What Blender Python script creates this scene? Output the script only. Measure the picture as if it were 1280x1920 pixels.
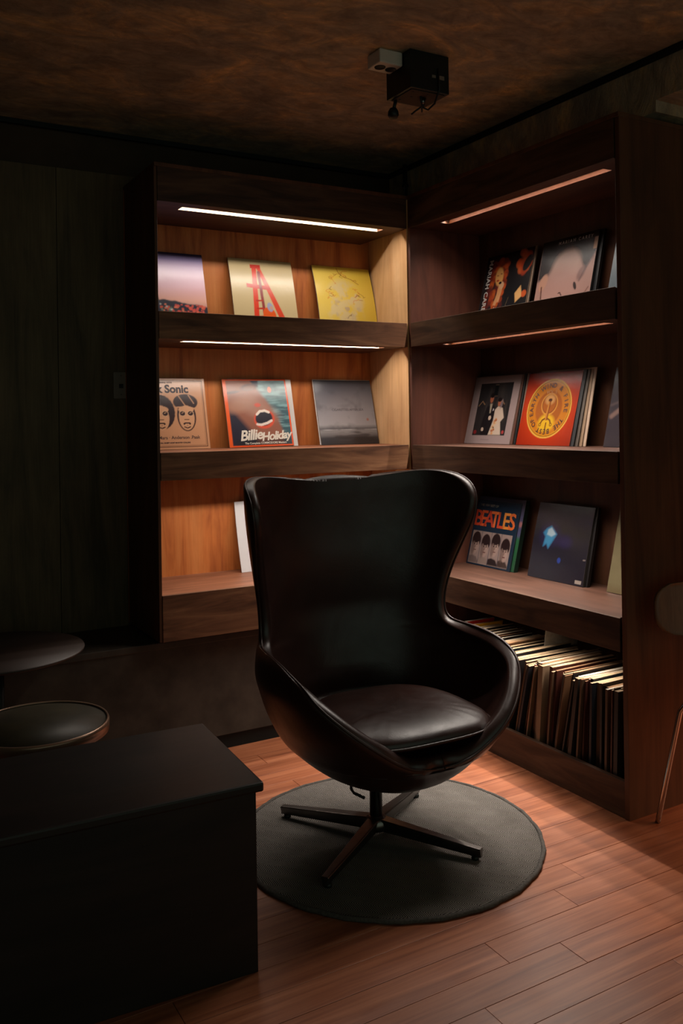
import bpy, bmesh, math, random
import numpy as np
from mathutils import Matrix, Vector

for _o in list(bpy.data.objects): bpy.data.objects.remove(_o)
SC = bpy.context.scene
COL = SC.collection
PI = math.pi

# ---------------------------------------------------------------- camera
H = 1.333
yaw, pitch, roll = map(math.radians, (29.918, 0.24, -0.806))
F = Vector((math.sin(yaw)*math.cos(pitch), math.cos(yaw)*math.cos(pitch), math.sin(pitch)))
Rt = Vector((math.cos(yaw), -math.sin(yaw), 0)); Up = Rt.cross(F)
r_ = Rt*math.cos(roll) + Up*math.sin(roll); u_ = -Rt*math.sin(roll) + Up*math.cos(roll)
cd = bpy.data.cameras.new('camera'); cam = bpy.data.objects.new('camera', cd); COL.objects.link(cam)
cam.matrix_world = Matrix(((r_.x, u_.x, -F.x, 0), (r_.y, u_.y, -F.y, 0), (r_.z, u_.z, -F.z, H), (0, 0, 0, 1)))
cd.sensor_fit = 'HORIZONTAL'; cd.sensor_width = 36; cd.lens = 36*1650/1280
cd.shift_y = -182/1280; cd.clip_start = 0.05
SC.camera = cam

# ---------------------------------------------------------------- world, exposure
W = bpy.data.worlds.new('world'); SC.world = W; W.use_nodes = True
bg = W.node_tree.nodes['Background']
bg.inputs[0].default_value = (0.80, 1.0, 0.80, 1); bg.inputs[1].default_value = 0.27
SC.view_settings.view_transform = 'Standard'; SC.view_settings.look = 'None'
SC.view_settings.gamma = 1; SC.view_settings.use_curve_mapping = False
SC.view_settings.exposure = 0.0
LED_LEFT, LED_RIGHT, LED_BIN, LED_COUNTER = 4.4, 7.4, 3.7, 9.0      # watts of each strip
SPREAD = math.radians(176)
LED_COLOR = (1.0, 0.90, 0.80)

def lin(c):
    c = np.asarray(c, float)/255.0
    return np.where(c <= .04045, c/12.92, ((c+.055)/1.055)**2.4)
def L4(r, g, b): return tuple(float(x) for x in lin((r, g, b))) + (1.0,)

# ---------------------------------------------------------------- materials
def nmat(name):
    m = bpy.data.materials.new(name); m.use_nodes = True
    nt = m.node_tree; return m, nt, nt.nodes['Principled BSDF']
def node(nt, kind, **kw):
    n = nt.nodes.new(kind)
    for k, v in kw.items(): setattr(n, k, v)
    return n
def ramp(nt, fac, stops):
    n = nt.nodes.new('ShaderNodeValToRGB'); el = n.color_ramp.elements
    while len(el) < len(stops): el.new(0.5)
    for e, (p, c) in zip(el, stops): e.position = p; e.color = c
    nt.links.new(fac, n.inputs[0]); return n
def noise(nt, vec, scale, detail=4, rough=.5, dist=0):
    n = nt.nodes.new('ShaderNodeTexNoise'); n.inputs['Scale'].default_value = scale
    n.inputs['Detail'].default_value = detail; n.inputs['Roughness'].default_value = rough
    n.inputs['Distortion'].default_value = dist
    nt.links.new(vec, n.inputs['Vector']); return n
def mapping(nt, scale, coord='Object', rot=(0, 0, 0)):
    t = nt.nodes.new('ShaderNodeTexCoord'); m = nt.nodes.new('ShaderNodeMapping')
    m.inputs['Scale'].default_value = scale; m.inputs['Rotation'].default_value = rot
    nt.links.new(t.outputs[coord], m.inputs['Vector']); return m.outputs[0]
def bump(nt, b, height, strength, dist=.002):
    n = nt.nodes.new('ShaderNodeBump'); n.inputs['Strength'].default_value = strength
    n.inputs['Distance'].default_value = dist
    nt.links.new(height, n.inputs['Height']); nt.links.new(n.outputs[0], b.inputs['Normal'])
def mix(nt, a, b, fac, mode='MULTIPLY'):
    n = nt.nodes.new('ShaderNodeMix'); n.data_type = 'RGBA'; n.blend_type = mode
    if isinstance(fac, (int, float)): n.inputs[0].default_value = fac
    else: nt.links.new(fac, n.inputs[0])
    for i, s in ((6, a), (7, b)):
        if isinstance(s, tuple): n.inputs[i].default_value = s
        else: nt.links.new(s, n.inputs[i])
    return n.outputs[2]
def wood(name, dark, mid, light, axis='z', rough=.45, fine=1.0, spec=.35, coarse=1.0):
    m, nt, b = nmat(name)
    s = {'x': (1.1, 9, 9), 'y': (9, 1.1, 9), 'z': (9, 9, 1.1)}[axis]
    s2 = {'x': (4, 160, 160), 'y': (160, 4, 160), 'z': (160, 160, 4)}[axis]
    v = mapping(nt, s); n1 = noise(nt, v, 1.1*coarse, 5, .55, 1.6)
    r1 = ramp(nt, n1.outputs[0], [(.30, dark), (.5, mid), (.72, light)])
    n2 = noise(nt, mapping(nt, s2), 1.0, 3, .6, .3)
    r2 = ramp(nt, n2.outputs[0], [(.3, (.62, .58, .55, 1)), (.62, (1, 1, 1, 1))])
    c = mix(nt, r1.outputs[0], r2.outputs[0], .55*fine)
    n3 = noise(nt, mapping(nt, (1, 1, 1)), 3.2, 5, .6, .4)
    r3 = ramp(nt, n3.outputs[0], [(.35, (.72, .70, .68, 1)), (.6, (1, 1, 1, 1))])
    c = mix(nt, c, r3.outputs[0], .6)
    nt.links.new(c, b.inputs['Base Color']); b.inputs['Roughness'].default_value = rough
    b.inputs['Specular IOR Level'].default_value = spec
    bump(nt, b, n2.outputs[0], .12, .001)
    return m
def plain(name, col, rough=.5, metal=0, spec=.5, var=.25, vs=14, coat=0):
    m, nt, b = nmat(name)
    n = noise(nt, mapping(nt, (1, 1, 1)), vs, 4, .6)
    lo = tuple(x*(1-var) for x in col[:3]) + (1,); hi = tuple(min(1, x*(1+var*.5)) for x in col[:3]) + (1,)
    r = ramp(nt, n.outputs[0], [(.3, lo), (.7, hi)])
    nt.links.new(r.outputs[0], b.inputs['Base Color'])
    b.inputs['Roughness'].default_value = rough; b.inputs['Metallic'].default_value = metal
    b.inputs['Specular IOR Level'].default_value = spec; b.inputs['Coat Weight'].default_value = coat
    return m
def emit(name, col, strength):
    m = bpy.data.materials.new(name); m.use_nodes = True; nt = m.node_tree
    nt.nodes.clear(); e = nt.nodes.new('ShaderNodeEmission'); o = nt.nodes.new('ShaderNodeOutputMaterial')
    e.inputs[0].default_value = (*col, 1); e.inputs[1].default_value = strength
    nt.links.new(e.outputs[0], o.inputs[0]); return m

M = {}
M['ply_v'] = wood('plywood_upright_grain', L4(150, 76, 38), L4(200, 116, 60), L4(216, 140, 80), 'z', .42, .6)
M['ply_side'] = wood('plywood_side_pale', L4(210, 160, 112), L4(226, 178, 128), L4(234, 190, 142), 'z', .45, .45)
M['ply_side_dark'] = wood('plywood_side_reddish', L4(76, 44, 34), L4(90, 52, 40), L4(102, 60, 46), 'z', .5, .5)  # right-case wood, darkened further so it looks dimmer under stronger strips
M['ply_dark'] = wood('plywood_back_dark', L4(54, 31, 20), L4(70, 41, 26), L4(82, 51, 34), 'z', .5, .7)  # right back wood, dimness of that case put into the colour
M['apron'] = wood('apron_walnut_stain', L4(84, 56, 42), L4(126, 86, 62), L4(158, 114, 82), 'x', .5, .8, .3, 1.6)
M['apron_r'] = wood('apron_shade_darkened', L4(50, 34, 26), L4(78, 54, 40), L4(98, 72, 54), 'x', .5, .8, .3, 1.6)  # copy of the apron wood with shade put into its colour
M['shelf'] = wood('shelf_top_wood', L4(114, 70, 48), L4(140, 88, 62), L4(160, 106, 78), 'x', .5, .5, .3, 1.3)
M['shelf_r'] = wood('shelf_top_wood_dark', L4(60, 38, 28), L4(74, 48, 37), L4(86, 58, 46), 'x', .5, .5, .3, 1.3)  # shelf wood darkened to offset the strong right strips
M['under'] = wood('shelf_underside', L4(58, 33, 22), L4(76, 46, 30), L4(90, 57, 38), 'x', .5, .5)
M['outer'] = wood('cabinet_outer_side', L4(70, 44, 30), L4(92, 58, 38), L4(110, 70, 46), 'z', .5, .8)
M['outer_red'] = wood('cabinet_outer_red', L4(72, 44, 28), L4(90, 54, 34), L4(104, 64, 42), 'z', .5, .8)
M['wallwood'] = wood('wall_panel_stain', L4(76, 66, 48), L4(98, 84, 62), L4(114, 98, 72), 'z', .55, .9, .2)
M['black_wood'] = wood('table_ebony', L4(26, 20, 17), L4(34, 26, 22), L4(42, 32, 27), 'x', .45, .6, .3)
M['plywood_chair'] = wood('chair_ply', L4(96, 60, 40), L4(124, 80, 54), L4(140, 94, 66), 'z', .4, .8)
M['bench'] = plain('bench_scuffed', L4(70, 62, 54), .55, 0, .3, .45, 7)
M['stoneblack'] = plain('soffit_paint', L4(70, 56, 44), .8, 0, .2, .3, 5)
M['black'] = plain('black_metal', L4(22, 26, 24), .45, .2, .4)
M['trim'] = plain('trim_black', L4(14, 18, 16), .6, 0, .3)
M['white_plastic'] = plain('white_plastic', L4(200, 190, 178), .4, 0, .5, .08)
M['grey_plastic'] = plain('switch_plastic', L4(120, 108, 98), .45, 0, .4, .1)
M['chrome'] = plain('chrome', L4(200, 200, 200), .12, 1, .5, .05)
M['alu'] = plain('base_aluminium', L4(120, 114, 110), .3, 1, .5, .15, 30)
M['stool_top'] = plain('stool_top', L4(54, 40, 34), .5, 0, .4, .2, 5)
M['stool_top2'] = plain('stool_top_green', L4(50, 44, 28), .5, 0, .4, .3, 16)
M['rim'] = plain('stool_rim', L4(160, 130, 110), .3, .6, .5, .1)
M['white_card'] = plain('white_card', L4(200, 197, 199), .35, 0, .5, .03)
M['paper'] = plain('paper_edge_cream', L4(146, 122, 94), .8, 0, .2, .3, 60)
M['paper2'] = plain('paper_edge_tan', L4(116, 84, 58), .8, 0, .2, .35, 60)
M['paper3'] = plain('paper_edge_white', L4(160, 148, 132), .8, 0, .2, .2, 60)
M['slot_pale'] = plain('slot_pale_lining', L4(240, 206, 172), .6, 0, .3, .05)  # paler than the wood so left slot walls look brightly lit
M['slot_wood'] = plain('slot_wood_lining', L4(120, 64, 34), .6, 0, .3, .1)
M['led'] = emit('led_tape_left', LED_COLOR, 12.0)
M['led_r'] = emit('led_tape_right', LED_COLOR, 24.0)
M['led_b'] = emit('led_tape_bin', LED_COLOR, 8.0)
M['led_c'] = emit('led_tape_counter', (1, .62, .38), 8.0)

def leather():
    m, nt, b = nmat('oxblood_leather')
    v = mapping(nt, (1, 1, 1))
    n = noise(nt, v, 6, 5, .6); r = ramp(nt, n.outputs[0], [(.3, L4(34, 17, 13)), (.7, L4(50, 27, 21))])
    vo = nt.nodes.new('ShaderNodeTexVoronoi'); vo.inputs['Scale'].default_value = 260; nt.links.new(v, vo.inputs['Vector'])
    n2 = noise(nt, v, 9, 6, .65, .6)
    ad = node(nt, 'ShaderNodeMath', operation='MULTIPLY_ADD'); nt.links.new(vo.outputs['Distance'], ad.inputs[0])
    ad.inputs[1].default_value = .12; nt.links.new(n2.outputs[0], ad.inputs[2])
    nt.links.new(r.outputs[0], b.inputs['Base Color']); b.inputs['Roughness'].default_value = .36
    b.inputs['Specular IOR Level'].default_value = .5
    rr = ramp(nt, n2.outputs[0], [(.3, (.30,)*3+(1,)), (.75, (.46,)*3+(1,))]); nt.links.new(rr.outputs[0], b.inputs['Roughness'])
    bump(nt, b, ad.outputs[0], .25, .004)
    return m
M['leather'] = leather()

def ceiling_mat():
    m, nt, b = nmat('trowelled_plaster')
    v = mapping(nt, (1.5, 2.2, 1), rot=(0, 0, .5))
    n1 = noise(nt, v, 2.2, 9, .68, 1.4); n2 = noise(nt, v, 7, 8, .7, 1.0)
    r = ramp(nt, n1.outputs[0], [(.34, L4(140, 126, 110)), (.5, L4(172, 150, 124)), (.60, L4(204, 168, 124)), (.70, L4(248, 200, 134))])  # bright warm stops paint glow patches into the plaster colour
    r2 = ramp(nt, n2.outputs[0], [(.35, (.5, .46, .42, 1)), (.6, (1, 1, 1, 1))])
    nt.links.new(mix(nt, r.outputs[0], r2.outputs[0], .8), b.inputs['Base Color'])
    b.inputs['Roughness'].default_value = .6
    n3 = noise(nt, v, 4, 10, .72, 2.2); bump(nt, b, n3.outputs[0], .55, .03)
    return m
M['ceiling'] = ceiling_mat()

def floor_mat():
    m, nt, b = nmat('plank_wood')
    oi = nt.nodes.new('ShaderNodeObjectInfo')
    t = nt.nodes.new('ShaderNodeTexCoord')
    off = node(nt, 'ShaderNodeVectorMath', operation='SCALE'); cmb = nt.nodes.new('ShaderNodeCombineXYZ')
    nt.links.new(oi.outputs['Random'], cmb.inputs[0]); nt.links.new(oi.outputs['Random'], cmb.inputs[1])
    nt.links.new(cmb.outputs[0], off.inputs[0]); off.inputs['Scale'].default_value = 13
    ad = node(nt, 'ShaderNodeVectorMath', operation='ADD'); nt.links.new(t.outputs['Object'], ad.inputs[0]); nt.links.new(off.outputs[0], ad.inputs[1])
    mp = nt.nodes.new('ShaderNodeMapping'); mp.inputs['Scale'].default_value = (1.2, 26, 10); nt.links.new(ad.outputs[0], mp.inputs[0])
    n1 = noise(nt, mp.outputs[0], 1.3, 6, .6, .9)
    mp2 = nt.nodes.new('ShaderNodeMapping'); mp2.inputs['Scale'].default_value = (6, 260, 10); nt.links.new(ad.outputs[0], mp2.inputs[0])
    n2 = noise(nt, mp2.outputs[0], 1, 3, .6)
    r = ramp(nt, n1.outputs[0], [(.3, L4(132, 72, 46)), (.52, L4(168, 100, 66)), (.72, L4(190, 122, 86))])
    r2 = ramp(nt, n2.outputs[0], [(.3, (.66, .62, .6, 1)), (.6, (1, 1, 1, 1))])
    c = mix(nt, r.outputs[0], r2.outputs[0], .45)
    rr = ramp(nt, oi.outputs['Random'], [(0, (.8, .78, .76, 1)), (1, (1, 1, 1, 1))])
    nt.links.new(mix(nt, c, rr.outputs[0], .9), b.inputs['Base Color'])
    n4 = noise(nt, t.outputs['Object'], 5, 4, .6)
    rg = ramp(nt, n4.outputs[0], [(.3, (.34,)*3+(1,)), (.7, (.46,)*3+(1,))])
    nt.links.new(rg.outputs[0], b.inputs['Roughness'])
    bump(nt, b, n2.outputs[0], .05, .001)
    return m
M['floor'] = floor_mat()

def rug_mat():
    m, nt, b = nmat('herringbone_wool')
    t = nt.nodes.new('ShaderNodeTexCoord'); mp = nt.nodes.new('ShaderNodeMapping')
    mp.inputs['Rotation'].default_value = (0, 0, math.radians(-45)); nt.links.new(t.outputs['Object'], mp.inputs[0])
    sx = nt.nodes.new('ShaderNodeSeparateXYZ'); nt.links.new(mp.outputs[0], sx.inputs[0])
    def mth(op, a, b2=None, c=None):
        n = node(nt, 'ShaderNodeMath', operation=op)
        for i, s in enumerate((a, b2, c)):
            if s is None: continue
            if isinstance(s, (int, float)): n.inputs[i].default_value = s
            else: nt.links.new(s, n.inputs[i])
        return n.outputs[0]
    pp = mth('PINGPONG', sx.outputs[0], .034)
    s = mth('ADD', sx.outputs[1], mth('MULTIPLY', pp, .85))
    st = mth('PINGPONG', s, .0034); st = mth('DIVIDE', st, .0034)
    n = noise(nt, t.outputs['Object'], 240, 3, .6); n2 = noise(nt, t.outputs['Object'], 9, 5, .6)
    st2 = mth('MULTIPLY_ADD', n.outputs[0], .5, st)
    r = ramp(nt, st2, [(.45, L4(36, 34, 33)), (1.0, L4(140, 134, 128))])
    r2 = ramp(nt, n2.outputs[0], [(.3, (.72, .70, .68, 1)), (.7, (1, 1, 1, 1))])
    nt.links.new(mix(nt, r.outputs[0], r2.outputs[0], .8), b.inputs['Base Color'])
    b.inputs['Roughness'].default_value = .95; b.inputs['Specular IOR Level'].default_value = .1
    bump(nt, b, st2, .7, .0025)
    return m
M['rug'] = rug_mat()
M['rug_edge'] = plain('rug_binding', L4(84, 80, 76), .95, 0, .1, .35, 160)

def print_mat():
    m, nt, b = nmat('printed_laminate')
    a = nt.nodes.new('ShaderNodeVertexColor'); a.layer_name = 'art'
    nt.links.new(a.outputs[0], b.inputs['Base Color']); b.inputs['Roughness'].default_value = .25
    n = noise(nt, mapping(nt, (1, 1, 1)), 9, 3, .5); bump(nt, b, n.outputs[0], .12, .01)
    return m
M['print'] = print_mat()
_solid = {}
def solid(r, g, b_, rough=.45):
    k = (r, g, b_, rough)
    if k not in _solid: _solid[k] = plain('colour_%d' % len(_solid), L4(r, g, b_), rough, 0, .4, .12, 20)
    return _solid[k]

# ---------------------------------------------------------------- mesh helpers
class MB:
    def __init__(s): s.bm = bmesh.new()
    def box(s, x0, x1, y0, y1, z0, z1, mi=0):
        v = [s.bm.verts.new((x, y, z)) for x in (x0, x1) for y in (y0, y1) for z in (z0, z1)]
        for q in ((0, 1, 3, 2), (4, 6, 7, 5), (0, 4, 5, 1), (2, 3, 7, 6), (0, 2, 6, 4), (1, 5, 7, 3)):
            s.bm.faces.new([v[i] for i in q]).material_index = mi
        return s
    def prism(s, poly, z0, z1, mi=0):      # polygon in xy
        a = [s.bm.verts.new((p[0], p[1], z0)) for p in poly]; b = [s.bm.verts.new((p[0], p[1], z1)) for p in poly]
        n = len(poly); s.bm.faces.new(a[::-1]).material_index = mi; s.bm.faces.new(b).material_index = mi
        for i in range(n): s.bm.faces.new((a[i], a[(i+1) % n], b[(i+1) % n], b[i])).material_index = mi
        return s
    def lathe(s, prof, cx=0, cy=0, n=48, mi=0, smooth=True):
        rings = []
        for r, z in prof:
            rings.append([s.bm.verts.new((cx+r*math.cos(2*PI*i/n), cy+r*math.sin(2*PI*i/n), z)) for i in range(n)] if r > 1e-6 else [s.bm.verts.new((cx, cy, z))])
        for A, B in zip(rings, rings[1:]):
            for i in range(n):
                j = (i+1) % n
                if len(A) == 1 and len(B) == 1: continue
                if len(A) == 1: f = s.bm.faces.new((A[0], B[i], B[j]))
                elif len(B) == 1: f = s.bm.faces.new((A[i], A[j], B[0]))
                else: f = s.bm.faces.new((A[i], A[j], B[j], B[i]))
                f.smooth = smooth; f.material_index = mi
        return s
    def tube(s, pts, r, n=10, mi=0, closed=False):
        P = [Vector(p) for p in pts]; N = len(P); rings = []
        rr = r if hasattr(r, '__len__') else [r]*N
        up = Vector((0, 0, 1))
        prev = None
        for i in range(N):
            a = P[(i-1) % N] if (closed or i > 0) else P[i]; b = P[(i+1) % N] if (closed or i < N-1) else P[i]
            t = (b-a).normalized()
            if prev is None:
                x = t.cross(up)
                if x.length < 1e-3: x = t.cross(Vector((1, 0, 0)))
            else: x = prev - t*prev.dot(t)
            x.normalize(); y = t.cross(x); prev = x
            rings.append([s.bm.verts.new(P[i] + x*rr[i]*math.cos(2*PI*k/n) + y*rr[i]*math.sin(2*PI*k/n)) for k in range(n)])
        R = range(N) if closed else range(N-1)
        for i in R:
            A, B = rings[i], rings[(i+1) % N]
            for k in range(n):
                f = s.bm.faces.new((A[k], A[(k+1) % n], B[(k+1) % n], B[k])); f.smooth = True; f.material_index = mi
        if not closed:
            s.bm.faces.new(rings[0][::-1]).material_index = mi; s.bm.faces.new(rings[-1]).material_index = mi
        return s
    def done(s, name, mats, parent=None, bevel=0, loc=None):
        bmesh.ops.recalc_face_normals(s.bm, faces=s.bm.faces[:])
        me = bpy.data.meshes.new(name); s.bm.to_mesh(me); s.bm.free()
        for m in (mats if isinstance(mats, (list, tuple)) else [mats]): me.materials.append(m)
        o = bpy.data.objects.new(name, me); COL.objects.link(o)
        if parent: o.parent = parent
        if loc: o.location = loc
        if bevel:
            b = o.modifiers.new('bevel', 'BEVEL'); b.width = bevel; b.segments = 2; b.limit_method = 'ANGLE'
        return o
def grid_obj(name, P, mats, parent=None, smooth=True, weld=0):
    nu, nv = P.shape[:2]
    me = bpy.data.meshes.new(name)
    idx = np.arange(nu*nv).reshape(nu, nv)
    f = np.stack([idx[:-1, :-1], idx[1:, :-1], idx[1:, 1:], idx[:-1, 1:]], -1).reshape(-1, 4)
    me.from_pydata(P.reshape(-1, 3).tolist(), [], f.tolist())
    if smooth: me.polygons.foreach_set('use_smooth', [True]*len(me.polygons))
    for m in (mats if isinstance(mats, (list, tuple)) else [mats]): me.materials.append(m)
    o = bpy.data.objects.new(name, me); COL.objects.link(o)
    if parent: o.parent = parent
    return o
def tag(o, label=None, cat=None, group=None, kind=None):
    if label: o['label'] = label
    if cat: o['category'] = cat
    if group: o['group'] = group
    if kind: o['kind'] = kind
    return o
def thing(name, label, cat, loc=(0, 0, 0), rot=(0, 0, 0), group=None):
    o = bpy.data.objects.new(name, None); o.empty_display_size = .05; COL.objects.link(o)
    o.location = loc; o.rotation_euler = rot; return tag(o, label, cat, group)
def struct(o): o['kind'] = 'structure'; return o

# ---------------------------------------------------------------- the room
XL, XR, YF, YB, ZC = -1.3, 3.7, -1.1, 3.70, 2.55
# floor: sub floor and planks
fl = struct(MB().box(XL, XR, YF, YB+.1, -.06, -.010).done('floor', M['trim']))
rnd = random.Random(5)
PW = .0965
k = -14
while 1.669 + k*PW < YB:
    y0 = 1.669 + k*PW
    x = XL - rnd.random()*.9
    joints = {-1: 1.575, 0: 1.412}
    if k in joints: x = joints[k] - 2*1.2
    while x < XR:
        x1 = x + (1.2 if k in joints else rnd.choice((.9, 1.2, 1.2)))
        a, b = max(x, XL), min(x1, XR)
        if b - a > .05 and not (b < .2 and y0 < 1.2):
            w = (b-a-.0012)/2; h = (PW-.0012)/2
            MB().box(-w, w, -h, h, -.012, 0).done('plank', M['floor'], fl, .0006, loc=((a+b)/2, y0+PW/2, rnd.uniform(-.0003, .0003)))
        x = x1
    k += 1
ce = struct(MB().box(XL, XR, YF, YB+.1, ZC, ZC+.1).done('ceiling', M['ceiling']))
# back wall: masonry band above, stained plywood panels below
wb = struct(MB().box(XL, 2.75, YB+.012, YB+.12, 0, ZC).done('wall_back', M['stoneblack']))
for a, b in ((XL, -.42), (-.42, .795), (.795, 2.02), (2.02, 2.66)):
    MB().box(a+.001, b-.001, YB, YB+.012, .10, 2.38).done('panel', M['wallwood'], wb, .0008)
wr = struct(MB().box(2.66, 2.78, 2.04, YB+.1, 0, ZC).done('wall_right', M['stoneblack']))
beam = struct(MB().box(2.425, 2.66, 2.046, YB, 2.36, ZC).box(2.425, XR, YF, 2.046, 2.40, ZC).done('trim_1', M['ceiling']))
struct(MB().box(2.403, 2.4245, YF, YB-.024, ZC-.02, ZC).done('trim_2', M['trim'], None, .002))
struct(MB().box(XL, 2.4245, YB-.024, YB-.002, ZC-.02, ZC).done('trim_3', M['trim'], None, .002))
struct(MB().box(XL-.1, XL, YF, YB+.1, 0, ZC).done('wall_left', M['wallwood']))
struct(MB().box(XR, XR+.1, YF, 2.04, 0, ZC).done('wall_far_right', M['wallwood']))

# bench along the back wall under the left bookcase
bn = thing('wall_bench', 'long dark built-in bench with scuffed front, running along the wall under the left bookcase', 'bench', (0, 3.33, 0))
MB().box(XL, 2.236, 0, .365, .443, .470).done('bench_top', M['bench'], bn, .003)
MB().box(XL, 2.236, .006, .03, .06, .443).done('front_panel', M['bench'], bn, .001)
MB().box(XL, 2.236, .018, .04, 0, .06).done('toe_board', M['trim'], bn, .001)
MB().box(XL, 2.236, .03, .36, .05, .443).done('body', M['trim'], bn)

# ---------------------------------------------------------------- strip lights
def strip_light(parent, loc, length, power, along='x', color=LED_COLOR, spread=None, width=.007):
    ld = bpy.data.lights.new('strip_light', 'AREA'); ld.shape = 'RECTANGLE'
    ld.size, ld.size_y = (length, width) if along == 'x' else (width, length)
    ld.energy = power; ld.color = color; ld.spread = spread or SPREAD
    lo = bpy.data.objects.new('strip_light', ld); COL.objects.link(lo); lo.parent = parent; lo.location = loc
    return lo
# ---------------------------------------------------------------- bookcases
def bookcase(name, label, loc, rz, Wd, D, tl, tr, splay, units, top, bottom, mats, leds, slot_x):
    """local x along the front, y into the depth, z up. units: list of (z0,z1,led_material or None)"""
    r = thing(name, label, 'bookcase', loc, (0, 0, rz))
    side_o, side_i, back, m_led = mats
    zt = top
    # side panels (outer skin + inner face board)
    for sgn, t in ((0, tl), (1, tr)):
        x0 = -t if sgn == 0 else Wd
        s = splay if sgn else 0
        b = MB()
        b.prism([(x0, 0), (x0+t, 0), (x0+t+s, D), (x0+s, D)], bottom, zt)
        o = b.done('side_panel', side_i if (sgn or rz < 0) and not (sgn and rz < 0) else side_i, r, .0012)
        if (sgn == 0 and rz == 0) or (sgn == 1 and rz < 0):
            o.data.materials[0] = side_o
    MB().box(-tl, Wd+splay+tr, D, D+.012, bottom, zt).done('back_panel', back, r)
    MB().box(-tl, Wd+tr, -.004, D+.012, zt, zt+.016).done('top_board', M['outer'], r, .0015)
    for i, (z0, z1, led) in enumerate(units):
        topu = (i == 0)
        a1 = Wd - (.006 if i else .0005)
        # apron
        b = MB(); n = 12; g = a1
        b.prism([(.0006, -.0035), (g, -.0035), (g-.010, .016), (.0006, .016)], z0, z1)
        b.done('apron', M['apron'] if (rz == 0 and i) else M['apron_r'], r, .0012)  # left top apron and all right aprons use the shade-darkened copy
        # shelf top surface
        if not topu:
            MB().prism([(0.0004, .0162), (Wd-.0004, .0162), (Wd+splay-.0004, D-.0004), (.0004, D-.0004)], z1-.018, z1-.0008).done('shelf', M['shelf'] if (rz == 0 and i > 1) else M['shelf_r'], r, .0008)  # hidden left top-row shelf is dark too, to cut bounced light
        # underside board with recessed light slot
        if led:
            sx0, sx1 = slot_x; sy0, sy1 = .058, .108; h, ly = (.0198, .0745) if rz == 0 else (.0165, .083)
            u = MB(); liner = M['slot_pale'] if rz == 0 else M['slot_wood']
            MB().box(sx0, sx1, sy1-.0012, sy1-.0002, z0+.0006, z0+h-.001).done('slot_liner', liner, r)
            MB().box(sx0, sx1, sy0+.0002, sy0+.0012, z0+.0006, z0+h-.001).done('slot_shade', M['trim'], r)  # unseen black lining, added to keep stray light off the back panel
            u.box(.0004, Wd-.0004, .0165, sy0, z0+.0004, z0+h)
            u.box(.0004, Wd-.0004, sy1, D-.001, z0+.0004, z0+h)
            u.box(.0004, sx0, sy0, sy1, z0+.0004, z0+h); u.box(sx1, Wd-.0004, sy0, sy1, z0+.0004, z0+h)
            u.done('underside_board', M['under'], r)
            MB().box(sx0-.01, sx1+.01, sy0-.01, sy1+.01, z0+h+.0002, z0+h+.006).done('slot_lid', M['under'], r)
            MB().box(sx0+.004, sx1-.004, ly-.004, ly+.004, z0+h-.0018, z0+h).done('led_strip', led, r)
            strip_light(r, ((sx0+sx1)/2, ly, z0+h-.0022), sx1-sx0-.01, {M['led']: LED_LEFT, M['led_r']: LED_RIGHT, M['led_b']: LED_BIN}[led], spread=SPREAD if rz == 0 else math.radians(104 if led == M['led_b'] else 116))
        else:
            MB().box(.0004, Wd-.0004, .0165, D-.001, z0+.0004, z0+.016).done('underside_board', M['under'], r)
    return r

UL = [(2.182, 2.315, M['led']), (1.650, 1.757, M['led']), (1.103, 1.211, M['led']), (.483, .661, None)]
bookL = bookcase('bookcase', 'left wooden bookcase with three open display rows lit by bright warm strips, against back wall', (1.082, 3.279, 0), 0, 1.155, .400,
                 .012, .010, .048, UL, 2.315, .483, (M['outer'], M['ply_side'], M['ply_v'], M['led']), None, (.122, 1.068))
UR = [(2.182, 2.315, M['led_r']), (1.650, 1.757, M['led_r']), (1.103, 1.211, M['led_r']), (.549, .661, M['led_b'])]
bookR = bookcase('bookcase', 'right floor-standing bookcase with dimmer-looking strips and a low bin of filed records', (2.241, 3.258, 0), -PI/2, 1.197, .394,
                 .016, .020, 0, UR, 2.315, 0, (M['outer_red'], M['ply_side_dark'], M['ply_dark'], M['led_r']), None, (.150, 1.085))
# bin floor and plinth of the right bookcase
MB().box(.0005, 1.1965, .002, .020, 0, .122).done('plinth', M['apron_r'], bookR, .0015)
MB().box(.0005, 1.1965, .0205, .393, .060, .076).done('bin_floor', M['under'], bookR)

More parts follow.
